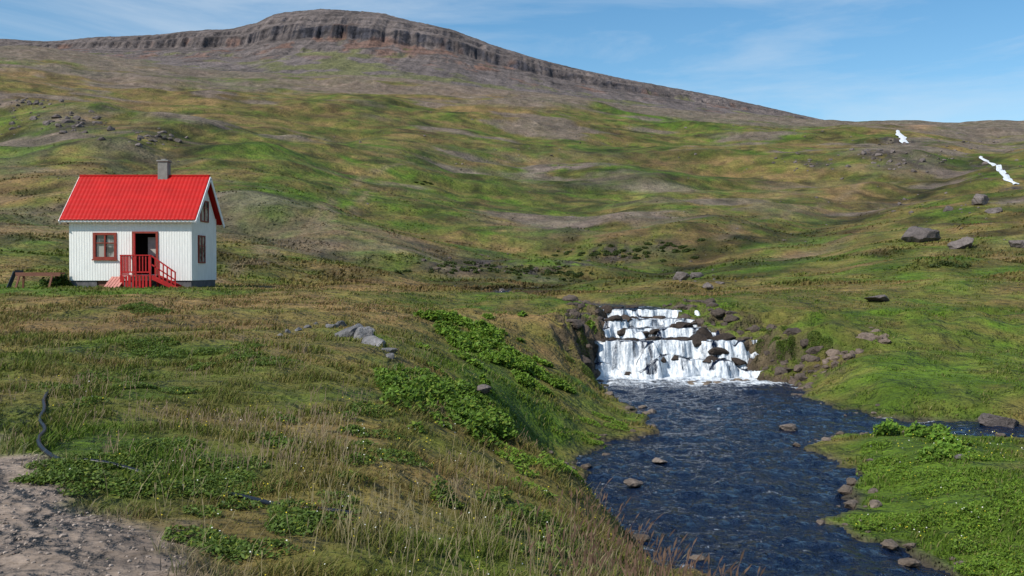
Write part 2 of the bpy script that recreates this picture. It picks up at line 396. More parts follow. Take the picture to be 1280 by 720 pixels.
# ---------------------------------------------------------------- mountain
sk=np.array([(-900,75),(-300,60),(0,50),(60,53),(120,48),(190,45),(240,40),(290,37),(318,31),(345,20),(375,15),(410,12.5),(460,16),(520,28),(560,37),(620,59),(740,91),(900,122),(1030,151),(1200,185)],float)
pu=np.linspace(-600,1190,1200);skp=pchip(sk[:,0],sk[:,1:2].copy(),pu)[:,0]
q=np.concatenate([np.linspace(0,.6,110),np.linspace(.6,1,280)[1:],np.linspace(1,1.6,40)[1:]])
Q,PU=np.meshgrid(q,pu,indexing='ij');SKP=np.broadcast_to(skp,Q.shape)
bp=np.interp(PU,[-600,0,160,320,480,600,700,800,900,1000,1200],[90,70,92,108,114,124,135,145,154,162,175])
D=950+1000*Q; X=(PU-640)/F*D
qn=Q+.022*fbm(X/55,D/300,71,4)+.014*fbm(X/10,D/400,72,3)
top=np.exp(-((PU-430)/90)**2)
pf=np.interp(qn,[0,.2,.45,.6,.66,.675,.72,.80,.82,.86,.875,.93,1.0,1.6],[-.2,.08,.30,.44,.50,.55,.58,.66,.86,.88,.96,.98,1.0,.55])
pf2=np.interp(qn,[0,.2,.45,.6,.66,.675,.72,.78,.80,.83,.86,.93,1.0,1.6],[-.2,.08,.30,.42,.46,.50,.54,.63,.80,.82,.90,.96,1.0,.55])
pf=pf*(1-top)+pf2*top
pf=pf+.018*fbm(X/40,D/40,73,4)*ss(.05,.3,Q)
Tm=((HZ-bp)+(bp-SKP)*pf)/F
Z=Tm*D+1.1*fbm(X/9,D/9,74,3)
gy=np.gradient(Z,axis=0)/np.maximum(np.gradient(D,axis=0),1e-6)
lf=.35+.65*ss(230,360,PU)
brk=ss(-.35,.15,fbm(X/16,pf*6,68,3))
cliff=ss(.5,1.1,gy)*(ss(.4,.62,pf)*.5+.5*ss(.60,.68,pf))*lf*(.45+.55*brk)
tal=np.array([.122,.100,.092]);c=tal*(1+.40*fbm(X/9,D/160,75,4)+.25*fbm(X/60,D/60,79,3)+.25*fbm(X/7,D/7,69,3))[...,None]
rust=np.clip(ss(.05,.4,fbm(X/30,D/50,76,4)+.75*np.exp(-((PU-480)/100)**2-((pf-.60)/.10)**2)-.15)*ss(.3,.5,pf)*(1-ss(.76,.88,pf)),0,1)[...,None];c=c*(1-rust*.45)+np.array([.21,.095,.055])*rust*.45
gr=(ss(.0,.4,fbm(X/45,D/60,77,5)+.9*(.25-pf)+.6*np.exp(-((PU-425)/35)**2-((pf-.35)/.22)**2)-.02)*(1-cliff))[...,None];c=c*(1-gr*.75)+np.array([.12,.125,.04])*gr*.75
c=c*(1-cliff[...,None])+(np.array([.036,.035,.043])*(1+.5*vn(X/6,pf*8,70))[...,None])*cliff[...,None]
strat=ss(.3,.7,np.sin(Z*.35+2*fbm(X/60,D/60,78,2)))*ss(.4,.55,pf)*.25
c=c*(1-strat[...,None])
mk('mountain',np.stack([X,D,Z],-1).reshape(-1,3),gridf(*Q.shape),M_mount,c.reshape(-1,3),True)
# ---------------------------------------------------------------- water
def ripple(X,Y):
    return .065*fbm(X/.45,Y/.5,81,3)+.09*fbm(X/1.3,Y/1.6,82,2)
xs=np.linspace(.3,22,620)
yl=np.exp(np.linspace(math.log(8),math.log(40.2),760))
Xl,Yl=np.meshgrid(xs,yl);Ll=level(Xl,Yl)
dws=sdf(Xl,Yl)
fo=.55*ss(36,40.2,Yl+.8*fbm(Xl/1.2,Yl/1.2,90,2))+.38*ss(.1,.7,fbm(Xl/.9,Yl/.35,88,3))+.25*(1-ss(0,.5,-dws))*ss(0,.5,fbm(Xl/.6,Yl/.6,89,2))
mk('stream',np.stack([Xl,Yl,Ll+ripple(Xl,Yl)-.02],-1).reshape(-1,3),gridf(*Xl.shape),M_water,None,True,extra={'foam':np.clip(fo,0,1).ravel()})
X,Yg=np.meshgrid(np.linspace(2.6,11.4,360),np.linspace(40.2,50.5,560));L=level(X,Yg)
dy=np.gradient(L,axis=0)/np.gradient(Yg,axis=0);steep=ss(.12,.8,dy)
pool=np.clip(.55+.4*ss(40.6,41.5,Yg)+.25*fbm(X/.6,Yg/.6,87,2),0,1)
mid=.34+.6*fbm(X/.55,Yg/.4,85,3);up=.25+.6*fbm(X/.7,Yg/.4,86,2)
fo=np.where(L<-4.2,pool,np.where(Yg<47.5,mid,up))
fo=np.maximum(fo,steep*(.68+.55*fbm(X/.35,Yg/1.5,80,3)))
bul=.09*fbm(X/.5,Yg/.5,83,2)+.04*fbm(X/.16,Yg/.5,84,2)
act=np.clip(steep*.7+.3*(Yg<47),0,1)
mk('waterfall',np.stack([X,Yg-bul*steep*1.5,L+bul*act+ripple(X,Yg)*.4-.01],-1).reshape(-1,3),gridf(*X.shape),M_water,None,True,extra={'foam':np.clip(fo,0,1).ravel()})
X,Yg=np.meshgrid(np.linspace(-8,20,260),np.linspace(50.5,118,260))
mk('stream',np.stack([X,Yg,level(X,Yg)-.06],-1).reshape(-1,3),gridf(*X.shape),M_water,None,True,extra={'foam':np.zeros(X.size)})
def far_fall(strands,name):
    V=[];Fc=[];FO=[];b=0
    for pts in strands:
        P=np.array([place(a,b_,100) for a,b_,w in pts]);W=np.array([w for _,_,w in pts]);n=240
        t=np.linspace(0,len(P)-1,n);C=np.stack([np.interp(t,range(len(P)),P[:,k]) for k in range(3)],1)
        C[:,0]+=.7*vn(t*1.7,t*0+pts[0][0],95)
        w=np.interp(t,range(len(P)),W)*(.9+.4*vn(t*2.5,t*0+pts[0][0],96));w=np.maximum(w,.3)
        k=np.linspace(-.5,.5,7);X=C[:,0:1]+k[None]*w[:,None];Yv=np.repeat(C[:,1:2],7,1)
        Z=np.repeat(C[:,2:3],7,1)+.45-.6*np.abs(k)[None]
        Z=np.maximum(Z,terrain(X.ravel(),Yv.ravel()).reshape(X.shape)+.15)
        V.append(np.stack([X,Yv,Z],-1).reshape(-1,3));Fc.append(gridf(n,7)+b);b+=n*7
        FO.append(np.clip(.97+.3*fbm(np.repeat(t[:,None]*6,7,1),k[None]*3+t[:,None],98,2)-.3*np.abs(k)[None],0,1).ravel())
    mk(name,np.concatenate(V),np.concatenate(Fc),M_water,None,True,extra={'foam':np.concatenate(FO)})
far_fall([[(1121,164,1.6),(1123,169,3.2),(1127,174,4.0),(1131,180,4.4)]],'waterfall')
far_fall([[(1224,197,1.2),(1232,202,1.8),(1240,207,2.6),(1246,213,2.8),(1255,220,2.6),(1262,227,2.4),(1268,232,1.6)]],'waterfall')
# ---------------------------------------------------------------- rocks
def ico(sub):
    import bmesh
    bm=bmesh.new();bmesh.ops.create_icosphere(bm,subdivisions=sub,radius=1)
    v=np.array([x.co[:] for x in bm.verts]);f=np.array([[q.index for q in p.verts] for p in bm.faces]);bm.free();return v,f
ICO={k:ico(k) for k in (2,3,4)}
def rock(p,size,sub=3,flat=.7,col=(.16,.15,.14)):
    d,f=ICO[sub];r=np.full(len(d),1.3)
    for i in range(13):
        n=rng.normal(size=3);n/=np.linalg.norm(n);k=rng.uniform(.5,.95)
        dt=d@n;r=np.where(dt>.05,np.minimum(r,k/np.maximum(dt,.05)),r)
    v=d*r[:,None]*1.12;v=v*(1+.07*vn(v[:,0]*3+p[0],v[:,1]*3+v[:,2]*2,3))[:,None]
    a=rng.uniform(0,6.28);s=np.array([rng.uniform(.9,1.25),rng.uniform(.85,1.1),flat])*size
    v=v*s;v=np.stack([v[:,0]*math.cos(a)-v[:,1]*math.sin(a),v[:,0]*math.sin(a)+v[:,1]*math.cos(a),v[:,2]],1)+np.array(p)+np.array([0,0,size*flat*.3])
    c=np.array(col)*rng.uniform(.75,1.2)*np.ones((len(v),1))
    lich=ss(.2,.5,vn(v[:,0]/size*2,v[:,1]/size*2+v[:,2]/size*3,4))[:,None]*.25;c=c*(1-lich)+np.array(col)*1.8*lich
    return v,f,c
def rocks(name,L):
    V=[];Fc=[];C=[];b=0
    for a in L:
        v,f,c=rock(*a);V.append(v);Fc.append(f+b);C.append(c);b+=len(v)
    return mk(name,np.concatenate(V),np.concatenate(Fc),M_rock,np.concatenate(C),False)
G=(.125,.105,.098)
for (px,py,sz,fl) in [(1147,302,38,.75),(1205,310,26,.6),(1223,256,18,.8),(1183,264,12,.7),(1240,266,14,.7),(1270,309,18,.85),(1255,535,46,.6),(1100,376,28,.35),(850,350,20,.6),(868,348,16,.65),(885,362,18,.6),(1200,575,18,.5),(605,490,18,.55),(900,355,10,.5),(627,364,10,.5)]:
    p=place(px,py);w=sz/F*p[1]/2
    rocks('boulder',[(p,w,4,fl,G)])
L=[]
for (px,py,sz) in [(415,410,14),(425,408,16),(440,420,32),(455,424,36),(470,432,28),(486,440,16),(448,412,18),(384,410,10),(372,414,9),(360,416,8),(350,420,8),(395,406,7),(487,447,12),(462,414,14)]:
    p=place(px,py);L.append((p,sz/F*p[1]/2,3,.65,(.145,.14,.14)))
rocks('rock_outcrop',L)
for (px,py,sz) in [(988,537,24),(792,606,22),(825,577,14),(1003,480,16),(815,515,14)]:
    d=4.46*F/(py-HZ);x=(px-640)/F*d
    rocks('river_stone',[((x,d,-4.47),sz/F*d/2,3,.5,(.17,.14,.12))])
L=[]
for k in range(150):
    a=rng.uniform(0,1)
    i=rng.integers(3,13) if a<.4 else rng.integers(32,50)
    t=rng.random();p=WP[i]*(1-t)+WP[(i+1)%len(WP)]*t+rng.normal(size=2)*.3
    if p[1]>50: continue
    z=terrain(np.array([p[0]]),np.array([p[1]]))[0]
    L.append(((p[0],p[1],max(z,-4.5)),.03+.14*rng.random()**1.6,2,.5,(.12,.095,.075)))
for k in range(46):
    L.append(((rng.uniform(7.0,9.8),rng.uniform(39.3,40.9),-4.47),rng.uniform(.05,.18),2,.4,(.18,.14,.105)))
rocks('river_rocks',L)
L=[]
for k in range(140):
    left=rng.random()<.5
    y=rng.uniform(38.5,50)
    if left: x=np.interp(y,[38,42,44,47,50],[3.3,3.3,3.7,3.9,3.8])-rng.uniform(-.25,1.3)
    else: x=np.interp(y,[36,39,42,43.2,45.5,48,50],[10.8,11.2,10.2,9.9,8.6,7.9,7.4])+rng.uniform(-.25,2.0)
    z=terrain(np.array([x]),np.array([y]))[0];s=.07+.27*rng.random()**1.5
    L.append(((x,y,z-s*.35),s,3,.7,(.080,.062,.050)))
for k in range(36):
    t=rng.random();x=11.0+4.5*t;y=37.5+2.5*t+rng.uniform(0,2.5);z=terrain(np.array([x]),np.array([y]))[0];s=rng.uniform(.08,.34)
    L.append(((x,y,z-s*.45),s,3,.6,(.13,.098,.077)))
for (x,y,s) in [(8.5,42.3,.45),(8.95,42.6,.35),(8.1,43.6,.4),(7.6,44.0,.4),(6.2,43.9,.35),(5.2,43.7,.35),(7.0,42.4,.25),(6.4,42.2,.18),(5.0,42.1,.2),(4.7,45.7,.35),(5.4,46.5,.35),(8.0,46.0,.45),(8.6,44.8,.5),(9.3,43.9,.45),(9.6,42.6,.3),(4.4,48.2,.4),(5.2,49.2,.35),(5.9,49.5,.3),(6.6,45.3,.3),(3.9,42.9,.35),(4.4,43.6,.3),(6.9,47.2,.35),(7.4,45.4,.35),(5.9,45.0,.28),(6.4,47.5,.3),(6.8,43.9,.3),(5.0,45.0,.28),(5.7,46.7,.25)]:
    L.append(((x,y,float(level(np.array([x]),np.array([y]))[0])-.12),s,3,.55,(.045,.034,.027)))
rocks('waterfall_rocks',L)
L=[]
def scat(px,py,sx,sy,n,s0,s1,col=(.12,.10,.093)):
    for k in range(n):
        p=place(px+rng.normal()*sx,py+rng.normal()*sy,60);w=s0+(s1-s0)*rng.random()**2;w=w/F*p[1]/2
        L.append(((p[0],p[1],p[2]-w*.25),w,2,.75,col))
scat(90,158,28,9,55,2,13);scat(45,130,28,4,30,2,9);scat(195,172,18,6,34,2,11);scat(20,150,15,12,20,2,9)
scat(1120,200,40,9,60,2,9);scat(1010,205,30,6,30,2,6);scat(700,205,70,10,40,1.5,4);scat(400,180,200,60,30,1.5,4)
scat(1180,260,60,14,24,2,7);scat(1000,270,200,40,36,1.5,5);scat(870,352,25,6,8,3,8);scat(900,160,150,12,34,1.5,4);scat(640,320,200,20,16,2,5);scat(1200,180,60,10,30,2,5);scat(620,336,50,6,40,2,7,(.09,.07,.06));scat(770,318,40,5,30,2,5,(.09,.07,.06));scat(1120,178,14,4,14,2,6,(.08,.065,.055));scat(1245,216,18,8,16,2,6,(.08,.065,.055))
rocks('hillside_rocks',L)
# ---------------------------------------------------------------- grass
def blades(name,x,y,h,w,col,lean=.8,z=None,mat=None,wind=(.25,.05),base=.72):
    n=len(x)
    if z is None:z=terrain(x,y)
    a=rng.uniform(0,2*np.pi,n);wx,wy=np.cos(a)*w/2,np.sin(a)*w/2
    b=rng.uniform(0,2*np.pi,n);l=rng.uniform(.1,1,n)*lean*h
    lx=np.cos(b)*l+wind[0]*h;ly=np.sin(b)*l+wind[1]*h
    P=np.stack([x,y,z-.02],1)
    def o(dx,dy,dz): return P+np.stack([dx,dy,dz],1)
    v=np.stack([o(-wx,-wy,0*h),o(wx,wy,0*h),o(-wx*.75+lx*.35,-wy*.75+ly*.35,h*.6),o(wx*.75+lx*.35,wy*.75+ly*.35,h*.6),o(lx,ly,h*(.95))],1).reshape(-1,3)
    f=(np.arange(n)*5)[:,None,None]+np.array([[0,1,3],[0,3,2],[2,3,4]])[None]
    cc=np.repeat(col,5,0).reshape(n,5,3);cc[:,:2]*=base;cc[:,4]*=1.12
    return mk(name,v,f.reshape(-1,3),mat or M_blade,cc.reshape(-1,3),False)
def land(x,y,md=.12):
    k=np.ones(len(x),bool);m=(x>-8)&(x<30)&(y<125)
    s=sdf(x[m],y[m]);k[m]=s>md
    k&=~((x>HX0-.1)&(x<HX1+.1)&(y>HY0-.1)&(y<HY1+.1))
    k&=~((x>-19.6)&(x<-16.1)&(y>47.3)&(y<49.1))
    k&=~((y>38)&(y<49)&(x>2.4)&(x<12)&(rng.random(len(x))<.3))
    return k
def sample(n,d0,d1,umax=.64):
    t=rng.random(n);d=np.exp(math.log(d0)+(math.log(d1)-math.log(d0))*t);u=rng.uniform(-umax,umax,n);return u*(d+1.5),d
def grasscol(x,y,stf=.13):
    n=len(x);c=gcol(x,y)*1.15
    t=rng.random(n)
    st=(t<stf);c[st]=c[st]*.5+np.array([.32,.26,.12])*.5
    g=(t>.66);c[g]=c[g]*.5+np.array([.085,.14,.018])*.5
    r=(t>.22)&(t<.26);c[r]=c[r]*.5+np.array([.18,.10,.07])*.5
    return c*rng.uniform(.72,1.25,(n,1))
x,y=sample(230000,2.6,16);k=land(x,y)&(rng.random(len(x))>path_mask(x,y)*.985);x,y=x[k],y[k]
cl_=ss(-.1,.5,fbm(x/.45,y/.45,41,2)+.3*fbm(x/2,y/2,45,2));h=(.035+.085*cl_)*rng.uniform(.5,1.35,len(x));w=.0028+.0008*y
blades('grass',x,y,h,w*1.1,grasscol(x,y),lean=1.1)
x,y=sample(180000,14,66);k=land(x,y);x,y=x[k],y[k]
cl_=ss(-.1,.5,fbm(x/.8,y/.8,42,2)+.3*fbm(x/4,y/4,46,2));h=(.035+.10*cl_)*rng.uniform(.5,1.3,len(x));w=.004+.0012*y
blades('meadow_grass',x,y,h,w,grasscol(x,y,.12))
x,y=sample(90000,58,260);k=land(x,y)&(rng.random(len(x))>ss(130,260,y));x,y=x[k],y[k]
cl_=ss(0,.5,fbm(x/4,y/4,43,2));h=(.05+.22*cl_)*rng.uniform(.5,1.3,len(x));w=.05+.0018*y
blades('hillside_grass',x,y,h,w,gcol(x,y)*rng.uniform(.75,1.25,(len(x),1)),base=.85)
def stalks(name,x,y,h,c,hw=.010,hl=.07,sw=.0035):
    n=len(x);z=terrain(x,y)
    a=rng.uniform(0,6.28,n);l=h*rng.uniform(.05,.6,n);tx=x+np.cos(a)*l+.15*h;ty=y+np.sin(a)*l;tz=z+h
    V=[];Fs=[];b=0
    def strip(x0,y0,z0,x1,y1,z1,w0,w1):
        nonlocal b
        v=np.stack([np.stack([x0-w0,y0,z0],1),np.stack([x0+w0,y0,z0],1),np.stack([x1+w1,y1,z1],1),np.stack([x1-w1,y1,z1],1)],1).reshape(-1,3)
        V.append(v);Fs.append(np.arange(n*4).reshape(n,4)+b);b+=n*4
    mxp=(x*.65+tx*.35,y*.65+ty*.35,z+h*.55)
    strip(x,y,z-.02,*mxp,sw/2+0*x,sw/2+0*x);strip(*mxp,tx,ty,tz,sw/2+0*x,sw/3+0*x)
    hx=(tx-mxp[0])*.5;L=hl*rng.uniform(.7,1.3,n)
    strip(tx,ty,tz,tx+hx*.35,ty,tz+L*.5,sw/2+0*x,hw/2+0*x);strip(tx+hx*.35,ty,tz+L*.5,tx+hx*.8,ty,tz+L,hw/2+0*x,.0008+0*x)
    col=np.concatenate([np.repeat(c,4,0)]*4)
    return mk(name,np.concatenate(V),np.concatenate(Fs),M_blade,col,False)
def region(n,xc,sx,d0,d1,thr=None):
    d=np.exp(rng.uniform(math.log(d0),math.log(d1),n));px=xc+rng.normal(size=n)*sx;x=(px-640)/F*d;k=land(x,d)&(path_mask(x,d)<.3)
    if thr is not None: k&=fbm(x/.8,d/.8,47,2)>thr
    return x[k],d[k]
x,y=region(1500,520,190,4.8,10,.15);stalks('seeding_grass',x,y,.08+.24*rng.random(len(x))**1.5,np.array([.38,.31,.17])*rng.uniform(.6,1.2,(len(x),1)),.0065,.05,.0028)
x,y=region(4000,330,260,8,26,.15);stalks('seeding_grass',x,y,rng.uniform(.06,.17,len(x)),np.array([.30,.22,.14])*rng.uniform(.6,1.1,(len(x),1)),.010,.04,.005)
x,y=region(260,780,70,5.2,9);stalks('sorrel_stalks',x,y,rng.uniform(.15,.40,len(x)),np.array([.20,.12,.08])*rng.uniform(.6,1.3,(len(x),1)),.014,.06)
# ---------------------------------------------------------------- leafy plants
def leaves(name,cl,size=.05,dens=500,base=(.07,.13,.02)):
    BX=[];BY=[];TP=[];FF=[];PY=[]
    for (p,r,hh) in cl:
        n=int(dens*r*r*math.pi*(1+hh))
        a=rng.uniform(0,6.28,n);rr=r*np.sqrt(rng.random(n))*(.8+.3*vn(a*1.2,a*0+p[0],48));bx=p[0]+np.cos(a)*rr;by=p[1]+np.sin(a)*rr
        top=hh*(1-(rr/r)**2*.75)*(.65+.5*fbm(bx/.22,by/.22,44,2)+.2*rng.random(n))
        BX.append(bx);BY.append(by);TP.append(top);FF.append(rng.random(n)**.5);PY.append(np.full(n,p[1]))
    bx=np.concatenate(BX);by=np.concatenate(BY);top=np.concatenate(TP);f=np.concatenate(FF);py=np.concatenate(PY);n=len(bx)
    z=terrain(bx,by)+np.maximum(top,.03)*f
    nr=rng.normal(size=(n,3))*.6+np.array([-.3,-.15,1]);nr/=np.linalg.norm(nr,axis=1)[:,None]
    t=np.cross(nr,rng.normal(size=(n,3)));t/=np.linalg.norm(t,axis=1)[:,None];s=np.cross(nr,t)
    L=size*rng.uniform(.6,1.4,n)[:,None]*(1+.012*py[:,None]);c0=np.stack([bx,by,z],1)
    v=np.stack([c0-t*L,c0+s*L*.45-t*.1*L,c0+t*L,c0-s*L*.45-t*.1*L],1).reshape(-1,3)
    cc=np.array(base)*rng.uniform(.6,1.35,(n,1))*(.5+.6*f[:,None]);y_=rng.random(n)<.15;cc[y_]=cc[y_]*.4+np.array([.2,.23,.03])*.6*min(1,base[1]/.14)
    return mk(name,v,np.arange(len(v)).reshape(-1,4),M_leaf,np.repeat(cc,4,0),False)
def clumps(spec):
    o=[]
    for (px,py,sx,sy,n,r0,r1,hh) in spec:
        for k in range(n):
            p=place(px+rng.normal()*sx,py+rng.normal()*sy)
            if sdf(np.array([p[0]]),np.array([p[1]]))[0]<.25: continue
            o.append((p,rng.uniform(r0,r1),hh*rng.uniform(.6,1.2)))
    return o
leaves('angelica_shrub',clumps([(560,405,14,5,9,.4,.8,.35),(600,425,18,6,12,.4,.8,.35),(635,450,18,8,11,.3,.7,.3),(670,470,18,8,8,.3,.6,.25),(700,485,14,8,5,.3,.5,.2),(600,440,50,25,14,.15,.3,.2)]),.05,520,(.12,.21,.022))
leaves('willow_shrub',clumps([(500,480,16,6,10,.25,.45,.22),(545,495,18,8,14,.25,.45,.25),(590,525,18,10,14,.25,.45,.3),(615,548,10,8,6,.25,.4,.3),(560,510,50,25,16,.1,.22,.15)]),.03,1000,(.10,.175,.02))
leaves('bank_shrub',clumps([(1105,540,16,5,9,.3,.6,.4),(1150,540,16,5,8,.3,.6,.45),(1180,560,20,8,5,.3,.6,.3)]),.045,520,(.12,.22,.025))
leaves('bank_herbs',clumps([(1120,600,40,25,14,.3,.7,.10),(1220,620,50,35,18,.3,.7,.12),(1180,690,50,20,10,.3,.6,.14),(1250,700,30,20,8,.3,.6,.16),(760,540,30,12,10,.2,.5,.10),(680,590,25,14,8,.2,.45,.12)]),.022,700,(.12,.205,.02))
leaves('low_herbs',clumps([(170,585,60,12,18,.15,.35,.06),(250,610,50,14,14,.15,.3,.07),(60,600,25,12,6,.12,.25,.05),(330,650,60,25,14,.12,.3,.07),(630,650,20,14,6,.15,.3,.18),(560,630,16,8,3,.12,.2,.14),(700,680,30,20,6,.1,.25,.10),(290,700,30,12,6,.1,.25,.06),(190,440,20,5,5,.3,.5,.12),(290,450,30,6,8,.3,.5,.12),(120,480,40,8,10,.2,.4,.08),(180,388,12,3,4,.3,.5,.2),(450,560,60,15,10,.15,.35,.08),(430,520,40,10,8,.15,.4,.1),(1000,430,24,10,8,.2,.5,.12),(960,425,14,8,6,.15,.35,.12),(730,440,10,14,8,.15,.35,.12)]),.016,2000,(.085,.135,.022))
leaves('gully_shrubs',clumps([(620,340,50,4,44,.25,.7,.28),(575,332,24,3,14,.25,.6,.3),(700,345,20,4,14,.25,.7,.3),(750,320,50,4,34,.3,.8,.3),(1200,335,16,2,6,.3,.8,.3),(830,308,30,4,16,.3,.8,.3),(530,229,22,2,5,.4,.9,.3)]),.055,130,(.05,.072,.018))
leaves('house_shrub',[(np.array([-22.15,48.9,-.7]),.55,.8),(np.array([-22.7,48.6,-.7]),.45,.5)],.05,700,(.06,.11,.022))
def flowers(name,x,y,hh,col,s):
    n=len(x);z=terrain(x,y)+hh
    nr=rng.normal(size=(n,3))*.5+np.array([0,-.4,1]);nr/=np.linalg.norm(nr,axis=1)[:,None]
    t=np.cross(nr,rng.normal(size=(n,3)));t/=np.linalg.norm(t,axis=1)[:,None];b=np.cross(nr,t);c=np.stack([x,y,z],1);s=(s*(.5+y*.05))[:,None]
    v=np.stack([c-t*s,c+b*s,c+t*s,c-b*s],1).reshape(-1,3)
    mk(name,v,np.arange(n*4).reshape(-1,4),M_peb,np.repeat(col,4,0),False)
x,y=region(600,1200,80,12,27,-.1);c=np.where(rng.random((len(x),1))<.75,np.array([[.42,.38,.03]]),np.array([[.6,.6,.5]]));flowers('wildflowers',x,y,rng.uniform(.05,.2,len(x)),c,.010+0*x)
x,y=region(500,400,260,5,12);c=np.where(rng.random((len(x),1))<.7,np.array([[.5,.4,.03]]),np.array([[.6,.6,.55]]));flowers('wildflowers',x,y,rng.uniform(.05,.18,len(x)),c,.007+0*x)
n=9000;y=rng.uniform(3.5,11,n);x=rng.uniform(-8,-.8,n);k=path_mask(x,y)>.6;x,y=x[k],y[k];n=len(x)
d,f=ico(1);sz=rng.uniform(.004,.014,n)*np.where(rng.random(n)<.03,2.0,1);z=terrain(x,y)
dj=d[None]*(1+.3*rng.uniform(-1,1,(n,len(d),1)))*sz[:,None,None]*np.array([1,1,.6])
V=(dj+np.stack([x,y,z+sz*.2],1)[:,None]).reshape(-1,3);Fc=(f[None]+(np.arange(n)*len(d))[:,None,None]).reshape(-1,3)
mk('gravel',V,Fc,M_peb,np.repeat(np.array([.28,.225,.185])*rng.uniform(.55,1.4,(n,1)),len(d),0),False)
# ---------------------------------------------------------------- hose
def tube(name,pts,r,mat):
    cu=bpy.data.curves.new(name,'CURVE');cu.dimensions='3D';cu.bevel_depth=r;cu.bevel_resolution=3
    sp=cu.splines.new('NURBS');sp.points.add(len(pts)-1)
    for i,p in enumerate(pts): sp.points[i].co=(*p,1)
    sp.use_endpoint_u=True;sp.order_u=3;cu.materials.append(mat)
    o=bpy.data.objects.new(name,cu);scene.collection.objects.link(o);return o
pts=[]
for (px,py,up) in [(62,488,-.01),(52,500,.02),(56,515,.03),(46,530,.05),(58,546,.08),(45,560,.10),(50,572,.08),(75,578,.0),(100,579,.03),(150,587,.02),(200,598,-.02),(250,612,-.02),(300,624,.02),(350,634,.0),(400,642,.03),(440,648,.03)]:
    p=place(px,py);pts.append((p[0],p[1],p[2]+up*.8))
tube('water_hose',pts,.019,M_black)
# ---------------------------------------------------------------- house
H=bpy.data.objects.new('white_house',None);scene.collection.objects.link(H)
g0=-.78;zb=-.42;ez=2.80;rz=4.84;ym=(HY0+HY1)/2;th=.16
def wall_open(mb,x0,x1,z0,z1,y0,y1,ops):
    xs=sorted({x0,x1,*[o[0] for o in ops],*[o[1] for o in ops]});
    for a,b_ in zip(xs[:-1],xs[1:]):
        cov=[(o[2],o[3]) for o in ops if o[0]<=a and o[1]>=b_]
        cur=z0
        for c,d in sorted(cov):
            if c>cur: mb.box(a,b_,y0,y1,cur,c)
            cur=d
        if cur<z1: mb.box(a,b_,y0,y1,cur,z1)
win=(-20.56,-19.48,.66,1.90);door=(-18.62,-17.46,-.12,1.92)
mb=MB();wall_open(mb,HX0,HX1,zb,ez+.02,HY0,HY0+th,[win,door])
mb.box(HX0,HX1,HY1-th,HY1,zb,ez+.02)
x=HX0+.05
while x<HX1-.05:
    segs=[(zb,ez-.02)]
    for o in (win,door):
        if o[0]-.1<x<o[1]+.06: segs=[(zb,o[2]-.1),(o[3]+.1,ez-.02)]
    for a,b_ in segs:
        if b_>a+.05: mb.box(x,x+.045,HY0-.008,HY0,a,b_)
    x+=.13
mb.make('front_and_back_walls',M_white,H)
def gable(name,x0,x1,out):
    v=[];pr=[(HY0+th,zb),(HY1-th,zb),(HY1-th,ez),(ym,rz-.12),(HY0+th,ez)]
    for xx_ in (x0,x1): v+=[(xx_,a,c) for a,c in pr]
    f=[(0,1,2,3,4),(9,8,7,6,5)]+[(i,(i+1)%5,(i+1)%5+5,i+5) for i in range(5)]
    me=bpy.data.meshes.new(name);me.from_pydata(v,[],f);me.materials.append(M_white);o=bpy.data.objects.new(name,me);scene.collection.objects.link(o);o.parent=H
    m2=MB();yv=HY0+.08
    while yv<HY1-.08:
        top=ez+(rz-.12-ez)*(1-abs(yv-ym)/(ym-HY0-th)) if abs(yv-ym)<(ym-HY0-th) else ez-.02
        m2.box(out-.011,out+.011,yv,yv+.045,zb,top-.1);yv+=.15
    m2.make(name+'_cladding',M_white,H)
gable('gable_wall',HX1-th,HX1-.001,HX1+.01);gable('gable_wall',HX0+.001,HX0+th,HX0-.01)
mb=MB();mb.box(HX0+.05,-20.45,HY0+.05,HY0+.3,g0-.4,zb);mb.box(-19.5,HX1-.04,HY0+.05,HY0+.3,g0-.4,zb);mb.box(HX1-.3,HX1-.05,HY0+.3,HY1-.05,g0-.4,zb);mb.box(HX0+.05,HX0+.3,HY0+.3,HY1-.05,g0-.4,zb);mb.box(HX0+.3,HX1-.3,HY1-.3,HY1-.05,g0-.4,zb)
mb.make('foundation',M_found,H)
mb=MB();mb.box(-20.45,-19.5,HY0+.12,HY0+.18,g0-.3,zb)
mb.box(-20.0,-19.94,HY0+.08,HY0+.12,g0-.3,zb);mb.make('basement_hatch',M_brown,H)
mb=MB();mb.box(HX0+.2,HX1-.2,HY0+.2,HY1-.2,-.2,-.14);mb.box(HX0+.2,HX1-.2,HY0+1.6,HY0+1.66,-.1,2.7);mb.make('interior',M_dark,H)
def slope(name,ysgn):
    nx,ns=230,90;xs_=np.linspace(HX0-.33,HX1+.3,nx);t=np.linspace(0,1,ns)
    X,T=np.meshgrid(xs_,t);run=(ym-HY0)+.33
    Yv=ym+ysgn*run*T;sl=(rz-ez)/(ym-HY0);Zv=rz+.06-sl*run*T
    o_=.012*np.sin(X*2*np.pi/.2)+.018*((T*9)%1.0)
    Zv=Zv+o_
    v=np.stack([X,Yv,Zv],-1).reshape(-1,3)
    ob=mk(name,v,gridf(ns,nx),M_red,None,True,H);m_=ob.modifiers.new('s','SOLIDIFY');m_.thickness=.04;m_.offset=-1
slope('roof_slope',-1);slope('roof_slope',1)
mb=MB();mb.box(HX0-.33,HX1+.3,ym-.1,ym+.1,rz+.06,rz+.13);mb.make('ridge_cap',M_red,H,.02)
mb=MB();sl=(rz-ez)/(ym-HY0)
for xb in (HX1+.31,HX0-.36):
    for sg in (-1,1):
        e=(ym-HY0)+.34;mb.beam((xb+.02,ym,rz-.05),(xb+.02,ym+sg*e,rz-.05-sl*e),.035,.2)
